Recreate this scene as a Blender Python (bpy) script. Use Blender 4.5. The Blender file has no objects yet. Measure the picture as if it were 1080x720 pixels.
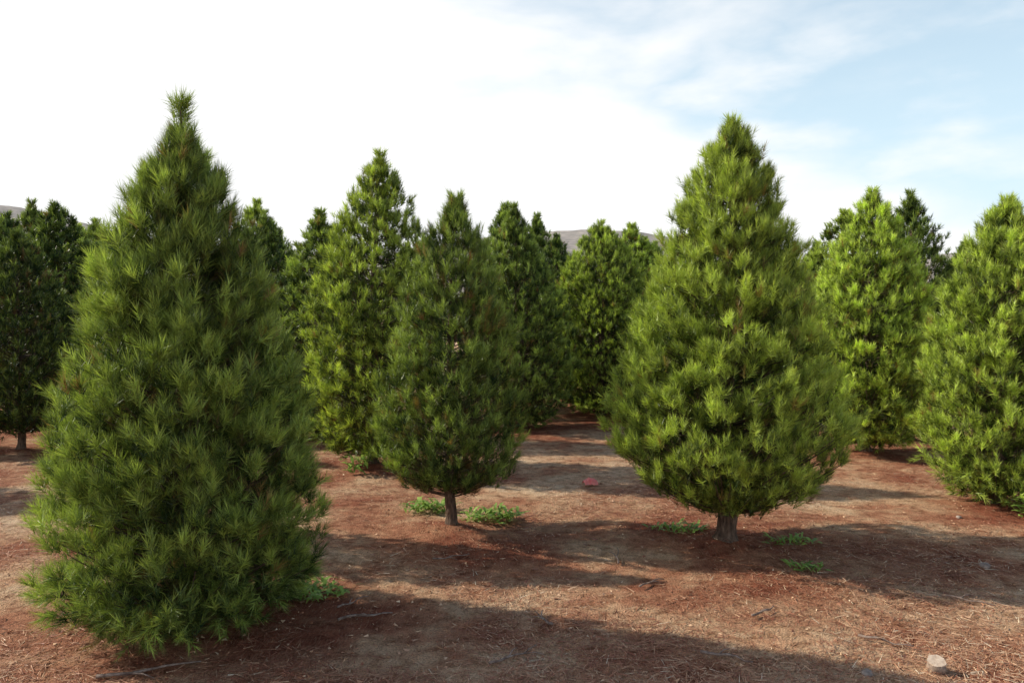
import bpy, math, numpy as np
from mathutils import Vector
S = bpy.context.scene; C = S.collection
R = math.radians
# ------------------------------------------------------------------ noise
def _h(i, j, s):
    v = np.sin(i*127.1 + j*311.7 + s*74.7)*43758.5453
    return v-np.floor(v)
def vnoise(x, y, s=0):
    xi = np.floor(x); yi = np.floor(y); fx = x-xi; fy = y-yi
    fx = fx*fx*(3-2*fx); fy = fy*fy*(3-2*fy)
    return (_h(xi,yi,s)*(1-fx)+_h(xi+1,yi,s)*fx)*(1-fy)+(_h(xi,yi+1,s)*(1-fx)+_h(xi+1,yi+1,s)*fx)*fy
def fbm(x, y, o=4, s=0):
    a = .5; t = 0
    for k in range(o):
        t = t+a*vnoise(x*2**k, y*2**k, s+k); a *= .5
    return t
# ------------------------------------------------------------------ mesh helpers
def tri_mesh(name, V, attrs=None, mat=None):
    """V: (n,3,3) triangle soup"""
    n = len(V); me = bpy.data.meshes.new(name)
    me.vertices.add(n*3); me.vertices.foreach_set('co', V.reshape(-1).astype(np.float32))
    me.loops.add(n*3); me.loops.foreach_set('vertex_index', np.arange(n*3, dtype=np.int32))
    me.polygons.add(n); me.polygons.foreach_set('loop_start', np.arange(0, n*3, 3, dtype=np.int32))
    me.update(calc_edges=True)
    for k, a in (attrs or {}).items():
        at = me.attributes.new(k, 'FLOAT', 'FACE'); at.data.foreach_set('value', a.astype(np.float32))
    if mat: me.materials.append(mat)
    return me
class MB:
    def __init__(s): s.v = []; s.f = []; s.smooth = True
    def tube(s, pts, rad, n=6, jit=0, rng=None, cap=True):
        pts = [Vector(p) for p in pts]; b = len(s.v)
        for i, p in enumerate(pts):
            d = (pts[min(i+1, len(pts)-1)]-pts[max(i-1, 0)]).normalized()
            u = d.cross(Vector((0, 0, 1)) if abs(d.z) < .9 else Vector((1, 0, 0))).normalized(); w = d.cross(u)
            for k in range(n):
                a = 2*math.pi*k/n; r = rad[i]*(1+(rng.normal()*jit if jit else 0))
                s.v.append(tuple(p+u*math.cos(a)*r+w*math.sin(a)*r))
        for i in range(len(pts)-1):
            for k in range(n):
                s.f.append((b+i*n+k, b+i*n+(k+1) % n, b+(i+1)*n+(k+1) % n, b+(i+1)*n+k))
        if cap:
            s.f.append(tuple(b+k for k in range(n))[::-1]); e = b+(len(pts)-1)*n; s.f.append(tuple(e+k for k in range(n)))
    def mesh(s, name, mat):
        me = bpy.data.meshes.new(name); me.from_pydata(s.v, [], s.f); me.update()
        if s.smooth: me.polygons.foreach_set('use_smooth', [True]*len(me.polygons))
        me.materials.append(mat); return me
def link(name, me, parent=None, **kw):
    o = bpy.data.objects.new(name, me); C.objects.link(o)
    if parent: o.parent = parent
    for k, v in kw.items(): o[k] = v
    return o
# ------------------------------------------------------------------ materials
def newmat(name):
    m = bpy.data.materials.new(name); m.use_nodes = True; nt = m.node_tree; nt.nodes.clear()
    return m, nt, lambda t, **k: _n(nt, t, k)
def _n(nt, t, k):
    n = nt.nodes.new(t)
    for a, b in k.items():
        if a == 'inp':
            for c, d in b.items():
                if isinstance(d, bpy.types.NodeSocket): nt.links.new(d, n.inputs[c])
                else: n.inputs[c].default_value = d
        else: setattr(n, a, b)
    return n
def mix(N, f, a, b, bt='MIX'):
    n = N('ShaderNodeMix', data_type='RGBA', blend_type=bt)
    nt = n.id_data
    for i, v in ((0, f), (6, a), (7, b)):
        if isinstance(v, bpy.types.NodeSocket): nt.links.new(v, n.inputs[i])
        else: n.inputs[i].default_value = v if i == 0 else (*v, 1)
    return n.outputs[2]
def ramp(N, f, stops):
    n = N('ShaderNodeValToRGB'); n.id_data.links.new(f, n.inputs[0]); e = n.color_ramp.elements
    while len(e) < len(stops): e.new(.5)
    for i, (p, c) in enumerate(stops): e[i].position = p; e[i].color = (*c, 1) if len(c) == 3 else c
    return n.outputs[0]
def needle_mat(name, dark, light, dry):
    m, nt, N = newmat(name)
    t = N('ShaderNodeAttribute', attribute_name='tint').outputs['Fac']
    d = N('ShaderNodeAttribute', attribute_name='dry').outputs['Fac']
    oi = N('ShaderNodeObjectInfo').outputs['Random']
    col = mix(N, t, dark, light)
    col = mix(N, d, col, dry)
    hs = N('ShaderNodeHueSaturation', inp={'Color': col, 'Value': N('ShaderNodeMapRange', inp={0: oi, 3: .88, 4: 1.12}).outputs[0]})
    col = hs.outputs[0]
    p = N('ShaderNodeBsdfPrincipled', inp={'Base Color': col, 'Roughness': .42, 'Specular IOR Level': .42})
    tr = N('ShaderNodeBsdfTranslucent', inp={'Color': mix(N, 1.0, col, (1.2, 1.22, .55), 'MULTIPLY')})
    ms = N('ShaderNodeMixShader', inp={0: .28, 1: p.outputs[0], 2: tr.outputs[0]})
    N('ShaderNodeOutputMaterial', inp={0: ms.outputs[0]}); return m
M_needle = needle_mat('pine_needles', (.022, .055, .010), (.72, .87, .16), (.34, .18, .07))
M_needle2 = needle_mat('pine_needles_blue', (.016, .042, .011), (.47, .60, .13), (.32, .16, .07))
def bark_mat():
    m, nt, N = newmat('bark')
    tc = N('ShaderNodeTexCoord').outputs['Object']
    mp = N('ShaderNodeMapping', inp={0: tc, 3: (1, 1, .3)}).outputs[0]
    n1 = N('ShaderNodeTexNoise', inp={'Vector': mp, 'Scale': 60., 'Detail': 4.})
    c = ramp(N, n1.outputs[0], [(.3, (.045, .026, .017)), (.55, (.14, .085, .055)), (.75, (.25, .165, .115))])
    b = N('ShaderNodeBump', inp={'Strength': 1., 'Distance': .02, 'Height': n1.outputs[0]})
    p = N('ShaderNodeBsdfPrincipled', inp={'Base Color': c, 'Roughness': .9, 'Normal': b.outputs[0]})
    N('ShaderNodeOutputMaterial', inp={0: p.outputs[0]}); return m
M_bark = bark_mat()
def simple_noise_mat(name, a, b, scale, rough=.85, bump=.5):
    m, nt, N = newmat(name)
    tc = N('ShaderNodeTexCoord').outputs['Object']
    n1 = N('ShaderNodeTexNoise', inp={'Vector': tc, 'Scale': scale, 'Detail': 4.})
    c = ramp(N, n1.outputs[0], [(.35, a), (.65, b)])
    k = {'Base Color': c, 'Roughness': rough}
    if bump: k['Normal'] = N('ShaderNodeBump', inp={'Strength': bump, 'Distance': .005, 'Height': n1.outputs[0]}).outputs[0]
    p = N('ShaderNodeBsdfPrincipled', inp=k)
    N('ShaderNodeOutputMaterial', inp={0: p.outputs[0]}); return m
M_twig = simple_noise_mat('dry_twig', (.13, .08, .06), (.34, .25, .20), 40)
M_limb = simple_noise_mat('limb_bark', (.05, .033, .023), (.12, .08, .055), 30, bump=0)
M_wood = simple_noise_mat('cut_wood', (.50, .36, .26), (.70, .54, .41), 60)
M_logbark = simple_noise_mat('log_bark', (.18, .12, .09), (.38, .27, .20), 50)
M_stone = simple_noise_mat('stone', (.20, .15, .12), (.38, .30, .25), 30)
M_pink = simple_noise_mat('pink_plastic', (.85, .17, .15), (.90, .28, .24), 25, .5, .3)
def leaf_mat():
    m, nt, N = newmat('weed_leaf')
    t = N('ShaderNodeAttribute', attribute_name='tint').outputs['Fac']
    col = mix(N, t, (.12, .25, .03), (.45, .60, .13))
    p = N('ShaderNodeBsdfPrincipled', inp={'Base Color': col, 'Roughness': .5})
    tr = N('ShaderNodeBsdfTranslucent', inp={'Color': col})
    ms = N('ShaderNodeMixShader', inp={0: .3, 1: p.outputs[0], 2: tr.outputs[0]})
    N('ShaderNodeOutputMaterial', inp={0: ms.outputs[0]}); return m
M_leaf = leaf_mat()
def straw_mat():
    m, nt, N = newmat('needle_straw')
    t = N('ShaderNodeAttribute', attribute_name='tint').outputs['Fac']
    col = ramp(N, t, [(0, (.27, .082, .044)), (.35, (.46, .21, .115)), (.7, (.74, .485, .295)), (1, (.9, .75, .54))])
    p = N('ShaderNodeBsdfPrincipled', inp={'Base Color': col, 'Roughness': .65})
    N('ShaderNodeOutputMaterial', inp={0: p.outputs[0]}); return m
M_straw = straw_mat()
def ground_mat():
    m, nt, N = newmat('needle_strewn_soil')
    tc = N('ShaderNodeTexCoord').outputs['Object']
    duff_shade = N('ShaderNodeAttribute', attribute_name='duff_shade').outputs['Fac']
    big = N('ShaderNodeTexNoise', inp={'Vector': tc, 'Scale': 1.1, 'Detail': 4., 'Roughness': .68}).outputs[0]
    mid = N('ShaderNodeTexNoise', inp={'Vector': tc, 'Scale': 11., 'Detail': 3., 'Roughness': .7}).outputs[0]
    fine = N('ShaderNodeTexNoise', inp={'Vector': tc, 'Scale': 95., 'Detail': 3., 'Roughness': .75}).outputs[0]
    bd = N('ShaderNodeMath', operation='MULTIPLY_ADD', inp={0: duff_shade, 1: -.18, 2: big}).outputs[0]  # reddens soil near trunks: fallen needles and painted-in tree shade
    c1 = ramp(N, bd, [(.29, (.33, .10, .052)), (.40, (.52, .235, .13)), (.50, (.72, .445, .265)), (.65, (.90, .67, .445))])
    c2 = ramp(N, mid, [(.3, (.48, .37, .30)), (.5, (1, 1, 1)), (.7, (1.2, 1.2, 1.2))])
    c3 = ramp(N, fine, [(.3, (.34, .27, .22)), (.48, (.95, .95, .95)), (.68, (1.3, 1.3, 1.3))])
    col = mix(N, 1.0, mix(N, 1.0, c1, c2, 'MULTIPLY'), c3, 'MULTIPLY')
    hs = []
    for ang, sc in ((.5, (160, 14, 1)), (2.0, (150, 12, 1))):
        mp = N('ShaderNodeMapping', inp={0: tc, 2: (0, 0, ang), 3: sc}).outputs[0]
        hs.append(N('ShaderNodeTexNoise', inp={'Vector': mp, 'Scale': 1., 'Detail': 1., 'Distortion': .6}).outputs[0])
    mx = N('ShaderNodeMath', operation='MAXIMUM', inp={0: hs[0], 1: hs[1]}).outputs[0]
    st = ramp(N, mx, [(.6, (0, 0, 0)), (.72, (1, 1, 1))])
    col = mix(N, N('ShaderNodeMath', operation='MULTIPLY', inp={0: st, 1: .35}).outputs[0], col, (.68, .40, .24))
    hsum = N('ShaderNodeMath', operation='ADD', inp={0: mid, 1: fine}).outputs[0]
    b = N('ShaderNodeBump', inp={'Strength': 1., 'Distance': .03, 'Height': hsum})
    p = N('ShaderNodeBsdfPrincipled', inp={'Base Color': col, 'Roughness': .92, 'Specular IOR Level': .2, 'Normal': b.outputs[0]})
    N('ShaderNodeOutputMaterial', inp={0: p.outputs[0]}); return m
M_ground = ground_mat()
def hill_mat():
    m, nt, N = newmat('scrubby_hill')
    tc = N('ShaderNodeTexCoord').outputs['Object']
    n1 = N('ShaderNodeTexNoise', inp={'Vector': tc, 'Scale': .02, 'Detail': 6., 'Roughness': .7}).outputs[0]
    n2 = N('ShaderNodeTexNoise', inp={'Vector': tc, 'Scale': .12, 'Detail': 3., 'Roughness': .7}).outputs[0]
    c = mix(N, .5, ramp(N, n1, [(.35, (.25, .215, .20)), (.6, (.41, .34, .29))]), ramp(N, n2, [(.4, (.16, .16, .15)), (.6, (.46, .39, .34))]))  # greyed scrub colours with distance haze put into them
    p = N('ShaderNodeBsdfPrincipled', inp={'Base Color': c, 'Roughness': 1.})
    N('ShaderNodeOutputMaterial', inp={0: p.outputs[0]}); return m
M_hill = hill_mat()
# ------------------------------------------------------------------ trees
PROF_A = [(.03,.5),(.07,.88),(.19,1),(.37,.90),(.55,.73),(.72,.52),(.82,.37),(.87,.26),(.905,.13),(.95,.09),(1,.02)]
PROF_B = [(.10,.36),(.15,.72),(.235,1),(.385,.92),(.6,.68),(.82,.42),(.93,.2),(1,.04)]
PROF_C = [(.135,.38),(.175,.82),(.28,1),(.45,.95),(.73,.66),(.87,.42),(.93,.2),(1,.03)]
PROF_D = [(.05,.55),(.14,.9),(.3,1),(.52,.95),(.68,.81),(.82,.55),(.92,.29),(1,.03)]
PROF_E = [(.05,.5),(.14,.9),(.28,1),(.45,.93),(.62,.76),(.8,.47),(.92,.22),(1,.03)]
PROF_F = [(.12,.5),(.18,.85),(.32,1),(.52,.95),(.68,.80),(.82,.52),(.92,.27),(1,.03)]
PROF_G = [(.05,.6),(.14,.92),(.3,1),(.5,.98),(.68,.86),(.83,.60),(.93,.30),(1,.03)]
trunks = []
def gh(x, y):
    x = np.asarray(x, float); y = np.asarray(y, float)
    h = .08*(fbm(x*.35+9, y*.35+3, 3, 5)-.5)+.035*(fbm(x*2.1, y*2.1, 3, 11)-.45)
    for tx, ty, a in trunks:
        q = (x-tx)**2+(y-ty)**2
        h = h+a*np.exp(-q/.08)+a*np.exp(-q/.018)
    return h
def unit(v): return v/np.maximum(np.linalg.norm(v, axis=-1, keepdims=True), 1e-9)
def build_tree(seed, H, Rm, prof, n_limb, spl, npn, w, L=.07, lean=(0, 0), tr=.05, mat=M_needle, dryp=.05, tintb=.45, lowf=.16, top=.945, lumpy=1.):
    rng = np.random.default_rng(seed)
    pz = np.array([p[0]*H for p in prof]); pr = np.array([p[1]*Rm for p in prof])
    rp = lambda z: np.interp(z, pz, pr)
    lean = np.array([lean[0], lean[1]])
    cen = lambda z: np.stack([lean[0]*(z/H)**1.6, lean[1]*(z/H)**1.6, z], -1)
    zz = np.linspace(pz[0], H*top, 400); wgt = rp(zz)+.24*Rm; cdf = np.cumsum(wgt); cdf /= cdf[-1]
    z = np.interp((np.arange(n_limb)+rng.random(n_limb))/n_limb, cdf, zz)
    ph = (np.arange(n_limb)*2.39996+rng.normal(0, .35, n_limb))
    lump = 1+lumpy*(.03*np.sin(ph*3+z*5+seed)+.025*np.sin(ph*5-z*9+2*seed))
    depth = np.where(rng.random(n_limb) < .28, rng.uniform(.5, .85, n_limb), rng.uniform(.91, 1.02, n_limb))
    hf = z/H
    r = np.maximum(rp(z)*depth*lump-.075-.03*hf**2, .01)
    zb = np.maximum(z-r*rng.uniform(.25, .7, n_limb)-.03, pz[0]*.55+.06*rng.random(n_limb)); zb = np.minimum(zb, H*.95)
    out = np.stack([np.cos(ph), np.sin(ph), 0*ph], -1)
    A = cen(zb); B = cen(z)+out*r[:, None]; B[:, 2] -= .05; Mid = (A+B)/2-np.array([0, 0, 1])*(.12*r)[:, None]+out*(.06*r)[:, None]
    mb = MB()
    for i in range(n_limb):
        a, m, b = A[i], Mid[i], B[i]; pts = []; rr = []
        for t in (0, .3, .6, .82, .92):
            pts.append((1-t)**2*a+2*t*(1-t)*m+t*t*b); rr.append((.0055*(.4+r[i]/Rm))*(1-.85*t)*(Rm/.7))
        mb.tube(pts, rr, 4, cap=False)
    nsub = 4; ns = n_limb*spl
    li = np.repeat(np.arange(n_limb), spl)
    sub = rng.integers(0, nsub, ns); sid = li*nsub+sub
    lowl = np.repeat(hf < .22, nsub)
    subt = np.clip(1-np.abs(rng.normal(0, 1, n_limb*nsub))*np.where(lowl, .34, .18), .3, 1); subt[::nsub] = 1.
    subs = np.clip(rng.normal(0, 1, n_limb*nsub), -1.5, 1.5); subs[::nsub] *= .2
    suboff = np.clip(rng.normal(0, 1, (n_limb*nsub, 3)), -1.5, 1.5)*.022
    inner = rng.random(ns) < .26
    t = np.where(inner, rng.uniform(.2, .85, ns), subt[sid]); t = np.clip(t, .12, 1.02)[:, None]
    P = (1-t)**2*A[li]+2*t*(1-t)*Mid[li]+t*t*B[li]
    side = np.stack([-out[li, 1], out[li, 0], 0*ph[li]], -1)
    rl = r[li]; spread = np.minimum(.10, .012+.18*rl)
    sp = np.where(inner, np.clip(rng.normal(0, 1, ns), -1.6, 1.6), subs[sid])
    P = P+side*(sp*spread)[:, None]+suboff[sid]*np.minimum(1, rl/.15)[:, None]+rng.normal(0, .014, (ns, 3))
    upw = .92+1.0*hf[li]**2
    D = unit(out[li]*rng.uniform(.2, .6, ns)[:, None]+side*(sp*.15)[:, None]+np.array([0, 0, 1])*upw[:, None]+np.clip(rng.normal(0, .30, (ns, 3)), -.6, .6))
    low = rng.random(ns) < np.clip((lowf+.06-hf[li])/.09, 0, .6)
    D[low, 2] -= rng.uniform(.4, 1.1, low.sum()); D = unit(D)
    Ls = rng.uniform(.04, .09, ns)
    big = (rng.random(ns) < .06) & (rl > .2); Ls[big] *= 1.5
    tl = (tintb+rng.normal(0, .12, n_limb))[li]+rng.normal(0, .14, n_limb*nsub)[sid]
    tint = np.clip(tl+rng.normal(0, .08, ns)-.5*inner-.55*(1-t[:, 0]), 0, 1)  # shoots deeper in the crown tinted darker, painting in the inner shade
    patch = vnoise(ph[li]*1.3, z[li]*4, seed) > .82
    dry = np.clip(np.where(inner, rng.random(ns)*.8-.45, 0)+(rng.random(ns) < dryp*(.12+3.5*patch))*.7, 0, 1)
    nl = 26
    za = H*.88+(H*.12-.13)*rng.random(nl)**.6; za[:7] = H-.14; pa = rng.random(nl)*6.28
    LP = cen(za)+np.stack([np.cos(pa), np.sin(pa), 0*pa], -1)*.012; LD = unit(np.stack([np.cos(pa)*.5, np.sin(pa)*.5, 0*pa+1], -1))
    P = np.vstack([P, LP]); D = np.vstack([D, LD]); Ls = np.append(Ls, np.full(nl, .07)); tint = np.append(tint, np.full(nl, tintb)); dry = np.append(dry, np.zeros(nl))
    mb.tube([cen(np.array(q)) for q in (H*.86, H*.93, H-.09)], [.012, .008, .004], 5)
    n = len(P)*npn; si = np.repeat(np.arange(len(P)), npn)
    ax = D[si]; tmp = unit(rng.normal(0, 1, (n, 3))); pe = unit(np.cross(ax, tmp))
    s = rng.random(n)**.8
    al = np.where(s > .8, rng.uniform(.08, .5, n), rng.uniform(.38, 1.0, n))
    nd = unit(ax*np.cos(al)[:, None]+pe*np.sin(al)[:, None])
    o = P[si]+ax*(s*Ls[si])[:, None]
    ln = L*rng.uniform(.6, 1.15, n)
    wd = unit(np.cross(nd, rng.normal(0, 1, (n, 3))))*(w*rng.uniform(.6, 1.3, n)*.5)[:, None]
    V = np.stack([o-wd, o+wd, o+nd*ln[:, None]], 1)
    V[:, :, 2] = np.maximum(V[:, :, 2], .012)
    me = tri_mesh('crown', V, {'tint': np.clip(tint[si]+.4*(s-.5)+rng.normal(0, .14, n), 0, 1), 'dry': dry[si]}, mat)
    tb = MB(); hs = [-.08, 0, .03, .08, .15, .24, .45, H*.35, H*.6, H*.86]
    rs = [tr*1.8, tr*1.55, tr*1.25, tr*1.05, tr*1.1, tr*1.02, tr*.92, tr*.75, tr*.5, tr*.22]
    tb.tube([cen(np.array(max(q, 0.)))*np.array([1, 1, 0])+np.array([.015*math.sin(q*11+seed), .012*math.cos(q*9), q]) for q in hs], rs, 14, .11, rng)
    return me, mb.mesh('branches', M_limb), tb.mesh('trunk', M_bark)
def place_tree(meshes, x, y, label, group=None, rz=0, sc=1, parts=('trunk', 'branches', 'crown'), sz=None):
    rt = link('pine_tree', None, label=label, category='tree'); rt.empty_display_size = .3
    if group: rt['group'] = group
    rt.location = (x, y, float(gh(x, y))-.015); rt.rotation_euler.z = rz; rt.scale = (sc, sc, sz or sc)
    c, b, t = meshes
    for nm, me in (('trunk', t), ('branches', b), ('crown', c)):
        if nm in parts: link(nm, me, rt)
    return rt
GF = 'pine trees in the front rows'; GM = 'pine trees in the middle rows'
T = [ # x, y, H, R, prof, limbs, shoots, needles, width, lean, trunk r, mat, tint, label
 (-1.64,3.98,2.68,.74,PROF_A,620,16,37,.0031,(.0,0),.05,M_needle2,.43,'large close pine tree at the left of the photo, its lowest needles brushing the ground',GF),
 (1.44,5.32,2.88,.87,PROF_B,640,17,32,.0036,(.02,0),.060,M_needle,.56,'big sunlit yellow-green pine tree with short thick trunk on open ground',GF),
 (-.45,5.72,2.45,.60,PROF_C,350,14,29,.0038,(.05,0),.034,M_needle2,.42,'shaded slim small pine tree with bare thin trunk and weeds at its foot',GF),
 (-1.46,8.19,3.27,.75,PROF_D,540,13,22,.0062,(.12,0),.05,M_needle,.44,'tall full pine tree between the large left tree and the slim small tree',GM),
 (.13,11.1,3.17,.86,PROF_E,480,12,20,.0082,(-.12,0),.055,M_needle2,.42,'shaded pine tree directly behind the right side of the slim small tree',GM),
 (1.36,12.2,3.05,.86,PROF_G,560,12,20,.0083,(.0,0),.05,M_needle,.50,'egg-shaped pine tree at the far end of the open path',GM),
 (4.02,8.98,3.03,.75,PROF_D,520,13,22,.0068,(.03,0),.05,M_needle,.55,'bright full pine tree to the right of the big sunlit tree',GM),
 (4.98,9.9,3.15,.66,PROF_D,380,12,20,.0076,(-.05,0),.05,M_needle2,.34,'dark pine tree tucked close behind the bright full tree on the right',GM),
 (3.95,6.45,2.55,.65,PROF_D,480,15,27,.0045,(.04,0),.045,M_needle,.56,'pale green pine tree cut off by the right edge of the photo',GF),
 (-5.7,9.2,2.6,.78,PROF_F,380,12,18,.008,(0,0),.04,M_needle2,.16,'dark pine tree cut off by the left edge of the photo',GM),  # low tint: shade from neighbouring trees put into the needle colour
 (-2.66,5.55,2.3,.52,PROF_D,260,12,16,.009,(0,0),.045,M_needle2,.4,'pine tree hidden directly behind the large close left tree',GM),
]
for i, t in enumerate(T): trunks.append((t[0], t[1], .02 if i != 1 else .028))
far = [ # x, y, height, width factor, label, dark (shade put into the needle tint)
 (-6.1,10.7,3.15,1.2,'dark pointed pine tree rising just right of the leftmost cut off tree',1),
 (-6.5,12.5,3.15,1.15,'pine tree whose tip shows close to the left shoulder of the large left tree',0),
 (-7.6,12.0,3.2,1.15,'pine tree rising behind the dark tree at the left edge',1),
 (-2.45,10.2,2.98,1.15,'pale green pine tree half hidden by the left side of the tall full tree',0),
 (-3.75,12.2,3.15,1.15,'dark pine tree showing beside the right shoulder of the large left tree',1),
 (.80,14.4,3.1,1.0,'dark pine tree seen in the gap left of the egg-shaped tree',1),
 (2.65,15.9,3.15,1.1,'pine tree in the gap between egg-shaped tree and big sunlit tree',0),
 (6.05,15.9,3.1,1.1,'pine tree showing low between the big sunlit tree and the bright full tree',0),
 (-7.4,7.4,2.8,.9,'pine tree just beyond the left edge beside the dark cut off tree',1),(-9.3,9.9,2.9,.9,'pine tree farther out past the left edge in the second row',1),(-9.6,12.6,3.,.95,'pine tree farther out past the left edge in the third row',1),
 (6.6,7.2,2.9,.9,'pine tree just beyond the right edge past the pale green tree',0),(7.2,10.2,3.,.95,'pine tree past the right edge behind the pale green tree',0),
]
# ------------------------------------------------------------------ ground
def axis(lo, hi, step, far):
    a = list(np.arange(lo, hi+1e-6, step)); s = step; p = hi; post = []
    while p < far: s *= 1.22; p += s; post.append(p)
    s = step; p = lo; pre = []
    while p > -far: s *= 1.22; p -= s; pre.append(p)
    return np.array(pre[::-1]+a+post)
def duff_shade(x, y):  # redder needle drift round trunks, plus tree shade put into the soil colour
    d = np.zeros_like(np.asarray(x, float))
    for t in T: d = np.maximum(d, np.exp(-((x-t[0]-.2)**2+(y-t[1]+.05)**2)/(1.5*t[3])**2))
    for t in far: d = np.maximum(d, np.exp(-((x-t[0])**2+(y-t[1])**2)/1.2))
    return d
xs = axis(-7, 7, .055, 1500.); ys = axis(1.5, 13, .055, 1500.)
X, Y = np.meshgrid(xs, ys); Z = gh(X, Y)+.014*(fbm(X*9, Y*9, 2, 21)-.4)*((np.abs(X) < 8) & (Y < 14) & (Y > 1))
nx, ny = len(xs), len(ys)
idx = np.arange(nx*ny).reshape(ny, nx)
F = np.stack([idx[:-1, :-1], idx[:-1, 1:], idx[1:, 1:], idx[1:, :-1]], -1).reshape(-1, 4)
me = bpy.data.meshes.new('ground'); me.vertices.add(nx*ny)
me.vertices.foreach_set('co', np.stack([X, Y, Z], -1).reshape(-1).astype(np.float32))
me.loops.add(F.size); me.loops.foreach_set('vertex_index', F.reshape(-1).astype(np.int32))
me.polygons.add(len(F)); me.polygons.foreach_set('loop_start', np.arange(0, F.size, 4, dtype=np.int32)); me.update(calc_edges=True)
at = me.attributes.new('duff_shade', 'FLOAT', 'POINT'); at.data.foreach_set('value', duff_shade(X, Y).reshape(-1).astype(np.float32))
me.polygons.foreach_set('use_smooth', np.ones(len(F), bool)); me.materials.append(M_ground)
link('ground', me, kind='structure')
# ------------------------------------------------------------------ hills
def hills():
    az = np.linspace(-75, 75, 260); dd = np.linspace(380, 900, 40)
    AZ, DD = np.meshgrid(np.radians(az), dd)
    x = np.sin(AZ)*DD; y = np.cos(AZ)*DD; u = np.degrees(AZ)
    prof = 60+19*np.exp(-((u-5.)/9.5)**4)+38*np.exp(-((u+39)/12)**2)-12*np.exp(-((u-24)/8)**2)+6*(fbm(u*.35+20, u*0, 4, 3)-.5)
    s = np.sin(np.clip((DD-380)/(760-380), 0, 1)*math.pi/2)
    z = prof*s*(1)+8*(fbm(x*.02+50, y*.02+50, 4, 8)-.5)*s-2
    V = np.stack([x, y, z], -1).reshape(-1, 3); n1 = len(az); idx = np.arange(len(V)).reshape(len(dd), n1)
    F = np.stack([idx[:-1, :-1], idx[:-1, 1:], idx[1:, 1:], idx[1:, :-1]], -1).reshape(-1, 4)
    me = bpy.data.meshes.new('hills'); me.from_pydata(V.tolist(), [], F.tolist()); me.materials.append(M_hill)
    me.polygons.foreach_set('use_smooth', [True]*len(F)); link('hills', me, kind='structure')
hills()
# ------------------------------------------------------------------ place trees
for i, t in enumerate(T):
    x, y, H, Rm, pf, nl, sp, npn, w, ln, tr, mt, tb, lab, g = t
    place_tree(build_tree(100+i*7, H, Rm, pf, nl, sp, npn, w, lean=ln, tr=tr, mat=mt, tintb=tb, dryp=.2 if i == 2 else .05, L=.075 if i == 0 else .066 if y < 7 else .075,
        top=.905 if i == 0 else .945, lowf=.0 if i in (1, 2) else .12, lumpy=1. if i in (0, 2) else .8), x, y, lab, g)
var = [build_tree(500+k, 3.0, .80, (PROF_G, PROF_E, PROF_D, PROF_E, PROF_F)[k], 400, 10, 17, .0108, L=.078, tr=.045, mat=(M_needle, M_needle2)[k % 2] if k < 4 else M_needle2, tintb=.44 if k < 4 else .18, lumpy=.4) for k in range(5)]  # last variant's low tint paints in the shade over the dark trees
rng = np.random.default_rng(3)
k = 0
sky_line = np.full(1401, 333.)   # skyline seen from the path, used to leave out trees nobody can see
PX = np.arange(1401)-160
def covers(x, y, H, Rm):
    c = 540+x/y*840; hw = Rm/y*840; u = np.abs(PX-c)/hw
    z = np.where(u < 1, H*(1-.75*u**1.4), 0); return np.where(u < 1, 333-(z-1.55)/y*840, 900)
for t in T: sky_line = np.minimum(sky_line, covers(t[0], t[1], t[2], t[3]*.85))
for x, y, h, wf, lab, dk in far:
    s = h/3.0; place_tree(var[4 if dk else k % 4], x, y, lab, GM, rng.random()*6.28, wf, sz=s); k += 1
    sky_line = np.minimum(sky_line, covers(x, y, h, .65*wf))
taken = [(t[0], t[1]) for t in T]+[(f[0], f[1]) for f in far]
nfar = 0
for row in range(12):
    y0 = 13.4+row*2.5
    n = int((y0*.72+2)/2.0)
    for c in range(-n, n+1):
        x = c*2.0+(row % 2)*1.0+rng.normal(0, .25); y = y0+rng.normal(0, .3)
        s = rng.uniform(1.04, 1.2)+.011*(y-13); wf = rng.uniform(1.1, 1.28); q = rng.random(); rot = rng.random()*6.28
        if x/y > .42: s *= .88
        if min((x-a)**2+(y-b)**2 for a, b in taken) < 1.2: continue
        cv = covers(x, y, 3*s, .58*wf); pxc = 540+x/y*840
        if not ((cv < sky_line-1).sum() > 2 or (550 < pxc < 700 and y < 19) or (q < .2 and y < 24)): continue
        sky_line = np.minimum(sky_line, cv); nfar += 1
        place_tree(var[k % 4], x, y, 'small distant pine tree in the crowded rows behind the nearer trees', 'distant pine trees in crowded rows', rot, wf, sz=s, parts=('trunk', 'crown')); k += 1
print('far trees', nfar)
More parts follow.
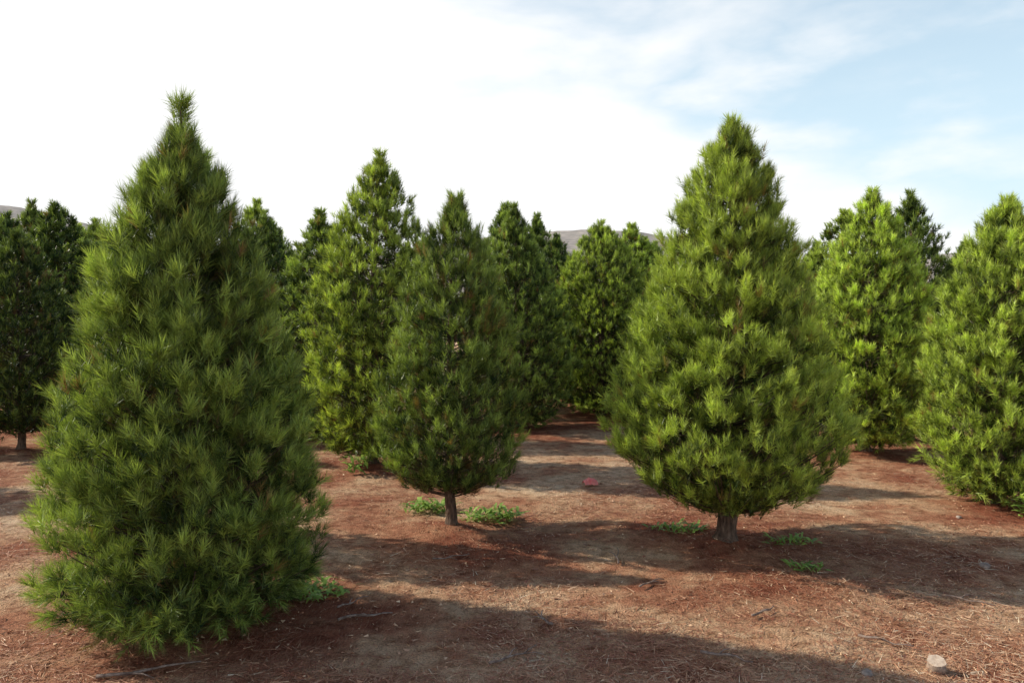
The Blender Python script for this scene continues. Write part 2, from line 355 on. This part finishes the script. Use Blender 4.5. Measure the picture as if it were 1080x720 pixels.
# ------------------------------------------------------------------ litter
def litter():
    rng = np.random.default_rng(9); n = 180000
    d = 2.4+10*rng.random(n)**1.7; x = (rng.random(n)*2-1)*(d*.72+.3); y = d
    dens = fbm(x*1.6+4, y*1.6+7, 4, 31)
    keep = rng.random(n) < np.clip((dens-.38)*5.5, .04, 1); x = x[keep]; y = y[keep]; n = len(x)
    z = gh(x, y)+.014*(fbm(x*9, y*9, 2, 21)-.4)+rng.uniform(.002, .014, n)
    a = rng.random(n)*6.283; L = rng.uniform(.03, .10, n); w = rng.uniform(.001, .0024, n)
    dx = np.stack([np.cos(a), np.sin(a), rng.normal(0, .12, n)], -1); p = np.stack([-np.sin(a), np.cos(a), rng.normal(0, .3, n)], -1)
    o = np.stack([x, y, z], -1)
    V = np.stack([o-p*w[:, None], o+p*w[:, None], o+dx*L[:, None]], 1)
    tint = np.clip(rng.beta(2, 2.4, n)*.95+.65*(fbm(x*.8, y*.8, 3, 41)-.42)+(rng.random(n) < .04)*.4-.36*duff_shade(x, y), 0, 1)
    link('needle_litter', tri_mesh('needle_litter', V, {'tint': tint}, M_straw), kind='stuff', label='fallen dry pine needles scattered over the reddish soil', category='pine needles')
    n = 16000; d = 2.4+7*rng.random(n)**1.6; x = (rng.random(n)*2-1)*(d*.72+.3); y = d
    z = gh(x, y)+.014*(fbm(x*9, y*9, 2, 21)-.4)+.004
    o = np.stack([x, y, z], -1); q = rng.normal(0, 1, (n, 3, 3))*np.array([1, 1, .45])*rng.uniform(.003, .012, n)[:, None, None]
    link('bark_chips', tri_mesh('bark_chips', o[:, None, :]+q, {'tint': rng.random(n)*.8}, M_straw), kind='stuff', label='small bark chips and crumbs strewn on the soil', category='bark chips')
litter()
# ------------------------------------------------------------------ twigs
def twig(x, y, L, ang, r, label, seed, forks=1):
    rng = np.random.default_rng(seed); mb = MB(); pts = []; a = ang; p = np.array([0., 0.]); n = 7
    for i in range(n):
        pts.append((p[0], p[1], r+.006+float(gh(x+p[0], y+p[1])-gh(x, y))+.012*abs(math.sin(i*.9+seed)))); a += rng.normal(0, .13); p = p+np.array([math.cos(a), math.sin(a)])*L/(n-1)
    mb.tube(pts, [r*(1-.1*i) for i in range(n)], 6, .12, rng)
    for f in range(forks):
        b = pts[2+f*2]; s = (-1)**(f+seed); aa = ang+s*rng.uniform(.5, .8); l = L*.33
        mb.tube([b, (b[0]+math.cos(aa)*l*.5, b[1]+math.sin(aa)*l*.5, b[2]+.012), (b[0]+math.cos(aa)*l, b[1]+math.sin(aa)*l, b[2]+.006)], [r*.6, r*.45, r*.25], 5)
    o = link('fallen_twig', mb.mesh('fallen_twig', M_twig), label=label, category='twig', group='twigs lying on the soil'); o.location = (x, y, float(gh(x, y)))
twig(-1.78, 3.36, .42, .25, .008, 'long brown stick on the soil in front of the large left tree', 1)
twig(.20, 3.92, .2, 2.1, .007, 'small forked twig in the sunlit strip near the front centre', 2, 2)
twig(-.88, 3.98, .28, .35, .008, 'curved stick lying right of the large left tree in its shadow', 3, 1)
twig(-.92, 4.15, .24, 1.0, .006, 'thin stick leaning toward the weeds beside the large left tree', 4, 1)
twig(1.22, 4.0, .2, .9, .007, 'short pale twig lying in the sunlit strip right of centre', 5, 1)
twig(.66, 4.9, .28, 1.3, .006, 'thin twig in shade left of the big sunlit tree', 6, 1)
twig(.72, 4.45, .22, .8, .006, 'thin twig on the edge of shade in front of the big tree', 7, 1)
twig(.85, 3.55, .24, .1, .007, 'dark twig near the bottom of the photo right of centre', 8, 1)
twig(1.65, 3.75, .24, -.5, .006, 'slender pale twig near the sawn wood piece', 9, 1)
twig(2.35, 4.3, .25, -.35, .007, 'thin stick in the sunlit soil toward the right edge', 10, 1)
twig(-.5, 4.95, .26, .3, .006, 'thin twig in front of the slim small tree', 11, 1)
twig(-.1, 3.45, .3, .5, .006, 'crooked stick in the shadow at the bottom centre of the photo', 12, 2)
def log_piece():
    rng = np.random.default_rng(5); rt = link('sawn_log', None, label='short sawn piece of wood at the bottom right of the photo', category='log')
    mb = MB(); mb.tube([(0, 0, -.04), (.004, 0, .018), (.008, .004, .040)], [.042, .040, .037], 14, .09, rng); link('bark', mb.mesh('bark', M_logbark), rt)
    m2 = MB(); m2.smooth = False; m2.tube([(.008, .004, .038), (.009, .005, .046)], [.036, .034], 14, .07, rng); link('cut_face', m2.mesh('cut_face', M_wood), rt)
    rt.location = (1.82, 3.38, float(gh(1.82, 3.38))+.012); rt.rotation_euler = (.45, -.4, .4)
log_piece()
def lump(name, x, y, s, mat, label, cat, seed, flat=.6):
    rng = np.random.default_rng(seed); import bmesh
    bm = bmesh.new(); bmesh.ops.create_icosphere(bm, subdivisions=3, radius=1)
    dirs = [Vector(rng.normal(0, 1, 3)).normalized() for _ in range(9)]
    for v in bm.verts:
        c = v.co.copy(); f = 1
        for q in dirs: f = min(f, .78/max(c.dot(q), .01) if c.dot(q) > .78 else 1)
        v.co = Vector((c.x*1.2, c.y*.9, c.z*flat))*f*s
    me = bpy.data.meshes.new(name); bm.to_mesh(me); bm.free(); me.materials.append(mat)
    me.polygons.foreach_set('use_smooth', [True]*len(me.polygons))
    o = link(name, me, label=label, category=cat); o.location = (x, y, float(gh(x, y))+s*flat*.35); o.rotation_euler.z = rng.random()*6
lump('stone', 2.9, 4.84, .035, M_stone, 'brown stone in shade near the right edge', 'stone', 1)
lump('stone', 1.52, 3.36, .03, M_stone, 'small dark stone left of the sawn wood piece', 'stone', 2)
lump('stone', 3.42, 6.05, .022, M_stone, 'small pale stone in front of the pale green right tree', 'stone', 3)
def scrap():
    rng = np.random.default_rng(12); n = 9; V = []; F = []
    for j in range(n):
        for i in range(n):
            u = i/(n-1)-.5; v = j/(n-1)-.5
            V.append((u*.13, v*.10*(1-.3*abs(u)), .02+.055*(1-4*v*v)*(1-2*u*u)+rng.normal(0, .004)))
    for j in range(n-1):
        for i in range(n-1): a = j*n+i; F.append((a, a+1, a+n+1, a+n))
    me = bpy.data.meshes.new('plastic_scrap'); me.from_pydata(V, [], F); me.materials.append(M_pink)
    o = link('plastic_scrap', me, label='small crumpled pink scrap lying on the open path', category='litter'); o.location = (.71, 7.2, float(gh(.71, 7.2))); o.rotation_euler.z = .3
scrap()
# ------------------------------------------------------------------ weeds
def weed(x, y, rad, hgt, n, label, seed, ll=.10, lw=.022):
    rng = np.random.default_rng(seed); V = []; tint = []
    for k in range(n):
        a = rng.random()*6.28; q = rad*math.sqrt(rng.random())*.8; cx, cy = q*math.cos(a)*1.3, q*math.sin(a)*.7
        th = rng.random()*6.28; el = rng.uniform(.15, 1.1); l = ll*rng.uniform(.6, 1.3); w = lw*rng.uniform(.7, 1.2)
        z0 = hgt*rng.random()*.5; dirv = np.array([math.cos(th), math.sin(th)]); pr = np.array([-dirv[1], dirv[0]])
        P = []
        for t, ww in ((0, .15), (.3, .9), (.6, 1.), (.85, .55), (1, .03)):
            hz = l*t*math.cos(el*(1-.5*t)); vz = z0+l*t*math.sin(el)*(1-.55*t*t)
            c = np.array([cx, cy])+dirv*hz; tw = rng.normal(0, .1)
            P.append((np.array([*(c-pr*w*ww*.5), vz+w*ww*tw]), np.array([*(c+pr*w*ww*.5), vz-w*ww*tw])))
        for i in range(4):
            V.append([P[i][0], P[i][1], P[i+1][1]]); V.append([P[i][0], P[i+1][1], P[i+1][0]])
        tint += [np.clip(rng.normal(.5, .25), 0, 1)]*8
    o = link('weed', tri_mesh('weed', np.array(V), {'tint': np.array(tint)}, M_leaf), label=label, category='weed', group='green weeds growing on the soil')
    o.location = (x, y, float(gh(x, y)))
weed(-1.18, 4.40, .26, .06, 210, 'dark green leafy weed beside the foot of the large left tree', 1, .09, .018)
weed(-.66, 6.25, .18, .11, 140, 'bright weed just left of the slim small tree trunk', 2, .11, .022)
weed(-.16, 5.95, .20, .11, 150, 'bright weed just right of the slim small tree trunk', 3, .11, .022)
weed(1.18, 5.65, .2, .05, 90, 'green weed left of the big sunlit tree trunk', 4, .08, .018)
weed(1.88, 5.35, .16, .04, 60, 'green weed right of the big sunlit tree trunk', 5, .08, .018)
weed(1.8, 4.8, .11, .04, 40, 'small weed in the shade in front of the big sunlit tree', 6, .07, .018)
weed(4.05, 6.0, .17, .2, 170, 'taller leafy weed at the foot of the pale green right tree', 7, .13, .035)
weed(-1.50, 7.7, .10, .35, 50, 'upright leafy weed in front of the tall full tree', 8, .12, .028)
# ------------------------------------------------------------------ light
EL = R(32); TH = R(15.5)
sv = Vector((-math.cos(TH)*math.cos(EL), math.sin(TH)*math.cos(EL), math.sin(EL)))
sl = bpy.data.lights.new('sun', 'SUN'); sl.energy = 5; sl.angle = R(.5); sl.color = (1, .945, .80)
so = bpy.data.objects.new('sun', sl); C.objects.link(so); so.rotation_euler = sv.to_track_quat('Z', 'Y').to_euler()
W = bpy.data.worlds.new('World'); S.world = W; W.use_nodes = True; nt = W.node_tree; nt.nodes.clear()
N = lambda t, **k: _n(nt, t, k)
sky = N('ShaderNodeTexSky', sky_type='NISHITA', sun_disc=False, sun_elevation=EL, sun_rotation=R(285.5), air_density=1., dust_density=.6)
tc = N('ShaderNodeTexCoord').outputs['Generated']
sep = N('ShaderNodeSeparateXYZ', inp={0: tc})
ma = lambda op, a, b: N('ShaderNodeMath', operation=op, inp={0: a, 1: b}).outputs[0]
mp = N('ShaderNodeMapping', inp={0: tc, 1: (.35, 0, .1), 3: (1, 1, 2.6)}).outputs[0]
n1 = N('ShaderNodeTexNoise', inp={'Vector': mp, 'Scale': 3.4, 'Detail': 6., 'Roughness': .5, 'Distortion': .2}).outputs[0]
n2 = N('ShaderNodeTexNoise', inp={'Vector': N('ShaderNodeMapping', inp={0: tc, 1: (.1, .4, .37), 2: (0, .22, 0), 3: (1, 1, 2.6)}).outputs[0], 'Scale': 3.8, 'Detail': 6., 'Roughness': .5}).outputs[0]
f = ma('ADD', 1.1, ma('MULTIPLY', ma('SUBTRACT', n1, .5), 3.5))
f = ma('ADD', f, ma('MULTIPLY', ma('SUBTRACT', sep.outputs[0], .13), -3.0))
f = ma('ADD', f, ma('MULTIPLY', ma('MAXIMUM', ma('SUBTRACT', sep.outputs[2], .25), 0.), -4.5))
f = ma('ADD', f, ma('MULTIPLY', ma('MAXIMUM', ma('SUBTRACT', .22, sep.outputs[2]), 0.), 7.0))
f = ma('ADD', f, ma('MULTIPLY', ma('MINIMUM', sep.outputs[1], 0.), 4.0))
cl = N('ShaderNodeMapRange', interpolation_type='SMOOTHSTEP', inp={0: f, 1: 0., 2: 1.3}).outputs[0]
bank = N('ShaderNodeMapRange', interpolation_type='SMOOTHSTEP', inp={0: n2, 1: .39, 2: .61, 3: 0., 4: .88}).outputs[0]
lowz = N('ShaderNodeMapRange', interpolation_type='SMOOTHSTEP', inp={0: sep.outputs[2], 1: .25, 2: .42, 3: 1., 4: 0.}).outputs[0]
cl = ma('MAXIMUM', cl, ma('MULTIPLY', bank, lowz))
cl = ma('MULTIPLY', cl, .97)
haze = N('ShaderNodeMapRange', inp={0: sep.outputs[2], 1: 0., 2: .65, 3: 1.25, 4: .0}).outputs[0]
base = mix(N, haze, sky.outputs[0], (4.85, 6.2, 7.0))
col = mix(N, cl, base, (7.2, 7.2, 7.2))
bg = N('ShaderNodeBackground', inp={'Color': col, 'Strength': .15})
N('ShaderNodeOutputWorld', inp={0: bg.outputs[0]})
# ------------------------------------------------------------------ camera
cd = bpy.data.cameras.new('camera'); cd.lens = 28; cd.sensor_width = 36; cd.clip_end = 4000
co = bpy.data.objects.new('camera', cd); C.objects.link(co); co.location = (0, 0, 1.55); co.rotation_euler = (R(88.2), 0, 0); S.camera = co
S.view_settings.view_transform = 'Standard'; S.view_settings.look = 'None'; S.view_settings.exposure = 0
